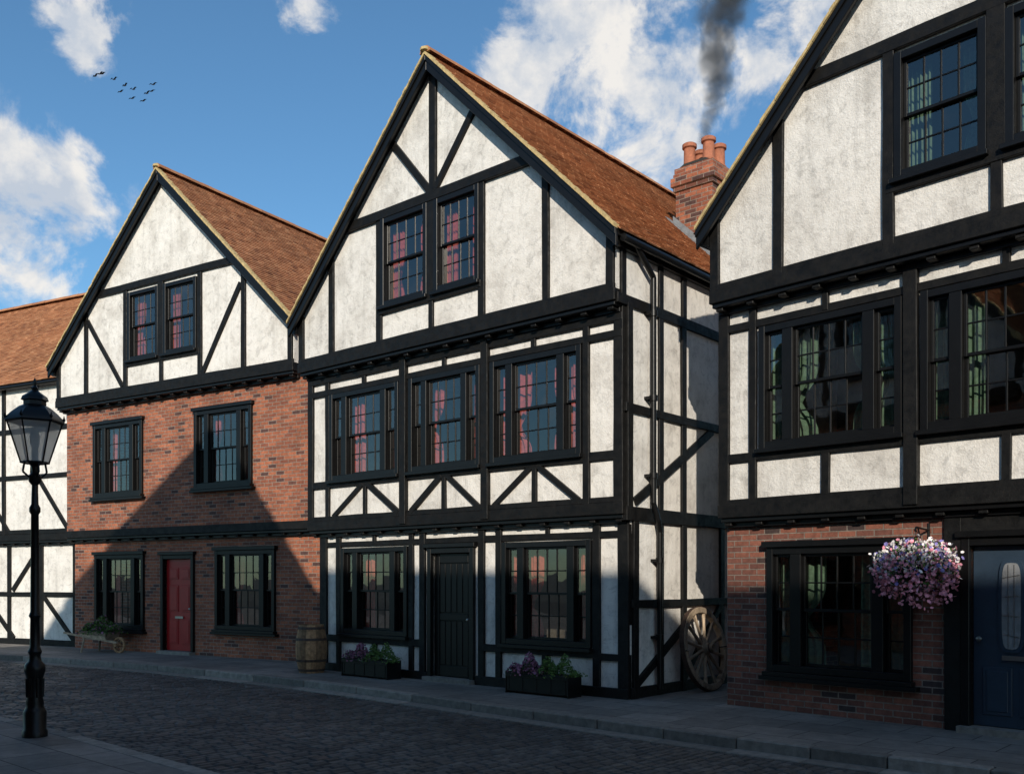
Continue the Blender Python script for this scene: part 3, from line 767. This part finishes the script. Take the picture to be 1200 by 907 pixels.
for mat,cnt in (('leaf_green',2200),('leaf_dark',1000),('flower_purple',300)):
    f=Acc()
    for i in range(cnt):
        x=U(-.52,.46); y=random.gauss(0,.14); m=max(.05,1-((x+.03)/.55)**2)**.5*max(.1,1-(y/.4)**2)
        z=.46+.46*m*math.sqrt(R())*(.8+.25*math.sin(x*11+1.3)*math.cos(y*9))
        (f.flower if mat.startswith('fl') else f.leaf)((x,y,z),U(.018,.04))
    mk('plants_'+mat,f,mat,e)

# ------------------------------------------------------------------ hanging basket
bx,by=2.66,-.33
dr=Vector((.689,-.725)); bk=Vector((.725,.689)); p=Vector((2.87,12.57))+dr*bx+bk*by
e=empty('hanging_flower_basket',(p.x,p.y,0),math.atan2(-.725,.689))
b=Acc()
b.tube([(0,.33,2.30),(0,.33,1.95)],.014); b.tube([(0,.33,2.22),(0,.0,2.24),(0,-.03,2.20)],.012); b.tube([(0,.33,2.0),(0,.12,2.10),(0,.05,2.23)],.009)
for k in range(3):
    t=k*2.094; b.tube([(0,0,2.21),(.21*math.cos(t),.21*math.sin(t),1.78)],.004,5)
b.lathe([(.215,1.78),(.222,1.79),(.215,1.80)],20)
for k in range(10):
    t=k*.628; b.tube([(.21*math.cos(q)*math.cos(t),.21*math.cos(q)*math.sin(t),1.78-.2*math.sin(q)) for q in (0,.4,.8,1.2,1.5)],.004,4)
mk('bracket_and_basket',b,'black_gloss',e)
s_=Acc(); s_.lathe([(.02,1.59),(.12,1.62),(.18,1.70),(.2,1.78),(.01,1.80)],16); mk('coir_liner',s_,'soil',e)
for mat,cnt,kind in (('leaf_dark',500,0),('leaf_green',1100,0),('flower_pink',950,1),('flower_white',650,1),('flower_blue',220,1),('flower_purple',60,1)):
    f=Acc()
    for i in range(cnt):
        d=Vector((random.gauss(0,1),random.gauss(0,1),random.gauss(0,1))).normalized(); k=(.84+.28*R() if kind else U(.6,1.04))
        bump=1+.18*math.sin(d.x*9+1)*math.cos(d.z*8+d.y*7)
        q=Vector((d.x*.41,d.y*.34,d.z*.27))*k*bump+Vector((0,0,1.82))
        if mat in('flower_pink',):
            if q.z>1.88 and R()<.6: q.z-=.25
            q.z-=U(0,.22)*(1 if R()<.5 else 0); 
        if mat in('flower_white','flower_blue') and q.z<1.75 and R()<.75: q.z+=.22
        (f.flower if kind else f.leaf)(q,U(.016,.028))
    mk('plants_'+mat,f,mat,e)

# ------------------------------------------------------------------ birds
a=Acc()
for (px,py) in ((-20.1,25.95),(-19.6,25.85),(-19.5,25.6),(-19.2,25.8),(-19.0,25.35),(-18.6,25.4),(-18.4,25.5),(-18.3,24.85),(-17.9,24.9),(-17.6,25.1),(-17.2,24.95),(-16.8,24.85)):
    yy=45+U(-1,1); f=U(.0,.10); c=Vector((px,yy,py)); s=.8
    tw=U(-.3,.3)
    body=[(-.14,0,0),(0,-.03,0),(0,.03,0),(0,0,.035),(0,0,-.035),(.13,0,.01)]
    rotm=Matrix.Rotation(tw,3,'Z')
    a.poly([c+rotm@(Vector(v)*s) for v in body],[(0,1,3),(0,3,2),(0,2,4),(0,4,1),(5,3,1),(5,2,3),(5,4,2),(5,1,4)])
    for sy in (-1,1):
        v=[(-.05,0,.01),(.05,0,.01),(.05+.02,sy*.15,.06+f),(-.03,sy*.15,.06+f),(.0,sy*.33,.03+f*.4)]
        a.poly([c+Matrix.Rotation(tw+1.1,3,'Z')@(Vector(q)*s) for q in v],[(0,1,2,3),(3,2,4)])
mk('flock_of_birds',a,'bird')

# ------------------------------------------------------------------ chimney smoke (real volume, soft towards its edge)
m=bpy.data.materials.new('smoke'); m.use_nodes=True; t=m.node_tree; t.nodes.clear()
def sm(op,a_,b_=0):
    x=t.nodes.new('ShaderNodeMath'); x.operation=op
    for i,v in enumerate((a_,b_)):
        if hasattr(v,'links'): t.links.new(v,x.inputs[i])
        else: x.inputs[i].default_value=v
    return x.outputs[0]
tc=t.nodes.new('ShaderNodeTexCoord'); nz=t.nodes.new('ShaderNodeTexNoise'); nz.inputs['Scale'].default_value=2.4; nz.inputs['Detail'].default_value=5; nz.inputs['Distortion'].default_value=.8
t.links.new(tc.outputs['Object'],nz.inputs['Vector'])
sx=t.nodes.new('ShaderNodeSeparateXYZ'); t.links.new(tc.outputs['Object'],sx.inputs[0])
axis=sm('ADD',sm('MULTIPLY',sx.outputs[2],.20),sm('MULTIPLY',sm('SINE',sm('MULTIPLY',sx.outputs[2],2.1)),.10))
dx=sm('SUBTRACT',sx.outputs[0],axis)
rr=sm('SQRT',sm('ADD',sm('MULTIPLY',dx,dx),sm('MULTIPLY',sx.outputs[1],sx.outputs[1])))
rn=sm('DIVIDE',rr,sm('ADD',sm('MULTIPLY',sx.outputs[2],.19),.17))
fall=sm('MAXIMUM',sm('SUBTRACT',1.0,rn),0.0)
dn=sm('MAXIMUM',sm('SUBTRACT',sm('ADD',sm('MULTIPLY',nz.outputs['Fac'],2.2),sm('MULTIPLY',fall,.9)),1.30),0.0)
dn=sm('MULTIPLY',sm('MULTIPLY',dn,sm('MINIMUM',sm('MULTIPLY',fall,3.0),1.0)),7.0)
vp=t.nodes.new('ShaderNodeVolumePrincipled'); vp.inputs['Color'].default_value=(.20,.21,.23,1); t.links.new(dn,vp.inputs['Density'])
mo=t.nodes.new('ShaderNodeOutputMaterial'); t.links.new(vp.outputs[0],mo.inputs['Volume']); MAT['smoke']=m
a=Acc(); vs=[]; ns=12; prof=[(0,.18),(.5,.28),(1.0,.37),(1.6,.48),(2.3,.62),(3.2,.79),(4.4,1.02)]
for z,r in prof:
    for k in range(ns):
        q=2*math.pi*k/ns; vs.append((r*math.cos(q)+.20*z+.10*math.sin(z*2.1),r*math.sin(q),z))
fs=[(i*ns+k,i*ns+(k+1)%ns,(i+1)*ns+(k+1)%ns,(i+1)*ns+k) for i in range(len(prof)-1) for k in range(ns)]+[tuple(range(ns-1,-1,-1)),tuple((len(prof)-1)*ns+k for k in range(ns))]
a.poly(vs,fs); o=mk('chimney_smoke',a,'smoke'); c=loc_central(-1.10,3.92); o.location=(c[0],c[1],9.43)

# ------------------------------------------------------------------ camera, light, sky
cam=bpy.data.cameras.new('camera'); co=bpy.data.objects.new('camera',cam); scene.collection.objects.link(co)
co.location=(0,0,1.65); co.rotation_euler=(math.radians(90),0,0)
cam.sensor_width=36; cam.lens=33.15; cam.shift_y=.189; cam.clip_end=5000; scene.camera=co
EL=math.radians(22.5)
S=Vector((-.05*math.cos(EL),-math.cos(EL),math.sin(EL))).normalized()
sl_=bpy.data.lights.new('sun','SUN'); sl_.energy=4.4; sl_.angle=math.radians(.53); sl_.color=(1,.915,.79)
so=bpy.data.objects.new('sun',sl_); scene.collection.objects.link(so); so.rotation_euler=S.to_track_quat('Z','Y').to_euler(); so.location=(0,-20,30)
w=bpy.data.worlds.new('World'); scene.world=w; w.use_nodes=True; t=w.node_tree; t.nodes.clear()
def nn_(typ,**k):
    x=t.nodes.new(typ)
    for a_,b_ in k.items(): setattr(x,a_,b_)
    return x
def mth(op,a,b=0):
    m=nn_('ShaderNodeMath',operation=op)
    for i,v in enumerate((a,b)):
        if hasattr(v,'links'): t.links.new(v,m.inputs[i])
        else: m.inputs[i].default_value=v
    return m.outputs[0]
sky=nn_('ShaderNodeTexSky',sky_type='NISHITA'); sky.sun_disc=False; sky.sun_elevation=EL; sky.sun_rotation=math.pi+.05
sky.air_density=1.0; sky.dust_density=.3; sky.ozone_density=2.5
tc=nn_('ShaderNodeTexCoord'); vn=nn_('ShaderNodeVectorMath',operation='NORMALIZE'); t.links.new(tc.outputs['Generated'],vn.inputs[0])
blobs=[((20,200),.04),((70,250),.045),((10,275),.05),((98,180),.018),((90,10),.03),((115,62),.025),((355,12),.028),((630,40),.05),((700,95),.055),((775,60),.065),((700,15),.05),((612,108),.03),((775,175),.045),((905,50),.035),((960,20),.04),((60,312),.03)]
tot=None
for (px,py),r in blobs:
    d=Vector(((px-600)/1105,1,(680-py)/1105)).normalized()
    ds=nn_('ShaderNodeVectorMath',operation='DISTANCE'); t.links.new(vn.outputs[0],ds.inputs[0]); ds.inputs[1].default_value=d
    q=mth('DIVIDE',ds.outputs['Value'],r); q=mth('MULTIPLY',q,q); q=mth('EXPONENT',mth('MULTIPLY',q,-1.0))
    tot=q if tot is None else mth('ADD',tot,q)
def wn(scale,detail,rough,dist=0):
    x=nn_('ShaderNodeTexNoise'); x.inputs['Scale'].default_value=scale; x.inputs['Detail'].default_value=detail; x.inputs['Roughness'].default_value=rough; x.inputs['Distortion'].default_value=dist
    t.links.new(vn.outputs[0],x.inputs['Vector']); return x.outputs['Fac']
n1=wn(13,9,.62,.3); n3=wn(3.2,4,.6)
sx=nn_('ShaderNodeSeparateXYZ'); t.links.new(vn.outputs[0],sx.inputs[0])
back=mth('MAXIMUM',mth('MULTIPLY',sx.outputs[1],-1.0),0)
back=mth('MULTIPLY',mth('MULTIPLY',mth('SUBTRACT',n3,.40),4.5),back)
tot=mth('MINIMUM',mth('ADD',tot,mth('MAXIMUM',back,0)),1.0)
dens=mth('ADD',mth('MULTIPLY',tot,.72),mth('MULTIPLY',mth('SUBTRACT',n1,.5),3.2))
mr=nn_('ShaderNodeMapRange',interpolation_type='SMOOTHSTEP'); t.links.new(dens,mr.inputs[0]); mr.inputs[1].default_value=.20; mr.inputs[2].default_value=.80
mask=mth('MULTIPLY',mr.outputs[0],mth('MINIMUM',mth('MULTIPLY',tot,2.5),1.0))
mask=mth('MULTIPLY',mask,.95)
cr=nn_('ShaderNodeValToRGB'); t.links.new(wn(17,6,.6),cr.inputs[0]); e_=cr.color_ramp.elements
e_[0].position=.38; e_[0].color=(4.0,4.4,5.0,1); e_[1].position=.60; e_[1].color=(6.6,6.35,6.0,1)
tint=nn_('ShaderNodeMix',data_type='RGBA',blend_type='MULTIPLY'); tint.inputs[0].default_value=1; t.links.new(sky.outputs[0],tint.inputs[6]); tint.inputs[7].default_value=(.66,.93,1.02,1)
mx=nn_('ShaderNodeMix',data_type='RGBA'); t.links.new(mask,mx.inputs[0]); t.links.new(tint.outputs[2],mx.inputs[6]); t.links.new(cr.outputs[0],mx.inputs[7])
bg=nn_('ShaderNodeBackground'); bg.inputs['Strength'].default_value=.14; t.links.new(mx.outputs[2],bg.inputs[0])
ou=nn_('ShaderNodeOutputWorld'); t.links.new(bg.outputs[0],ou.inputs[0])
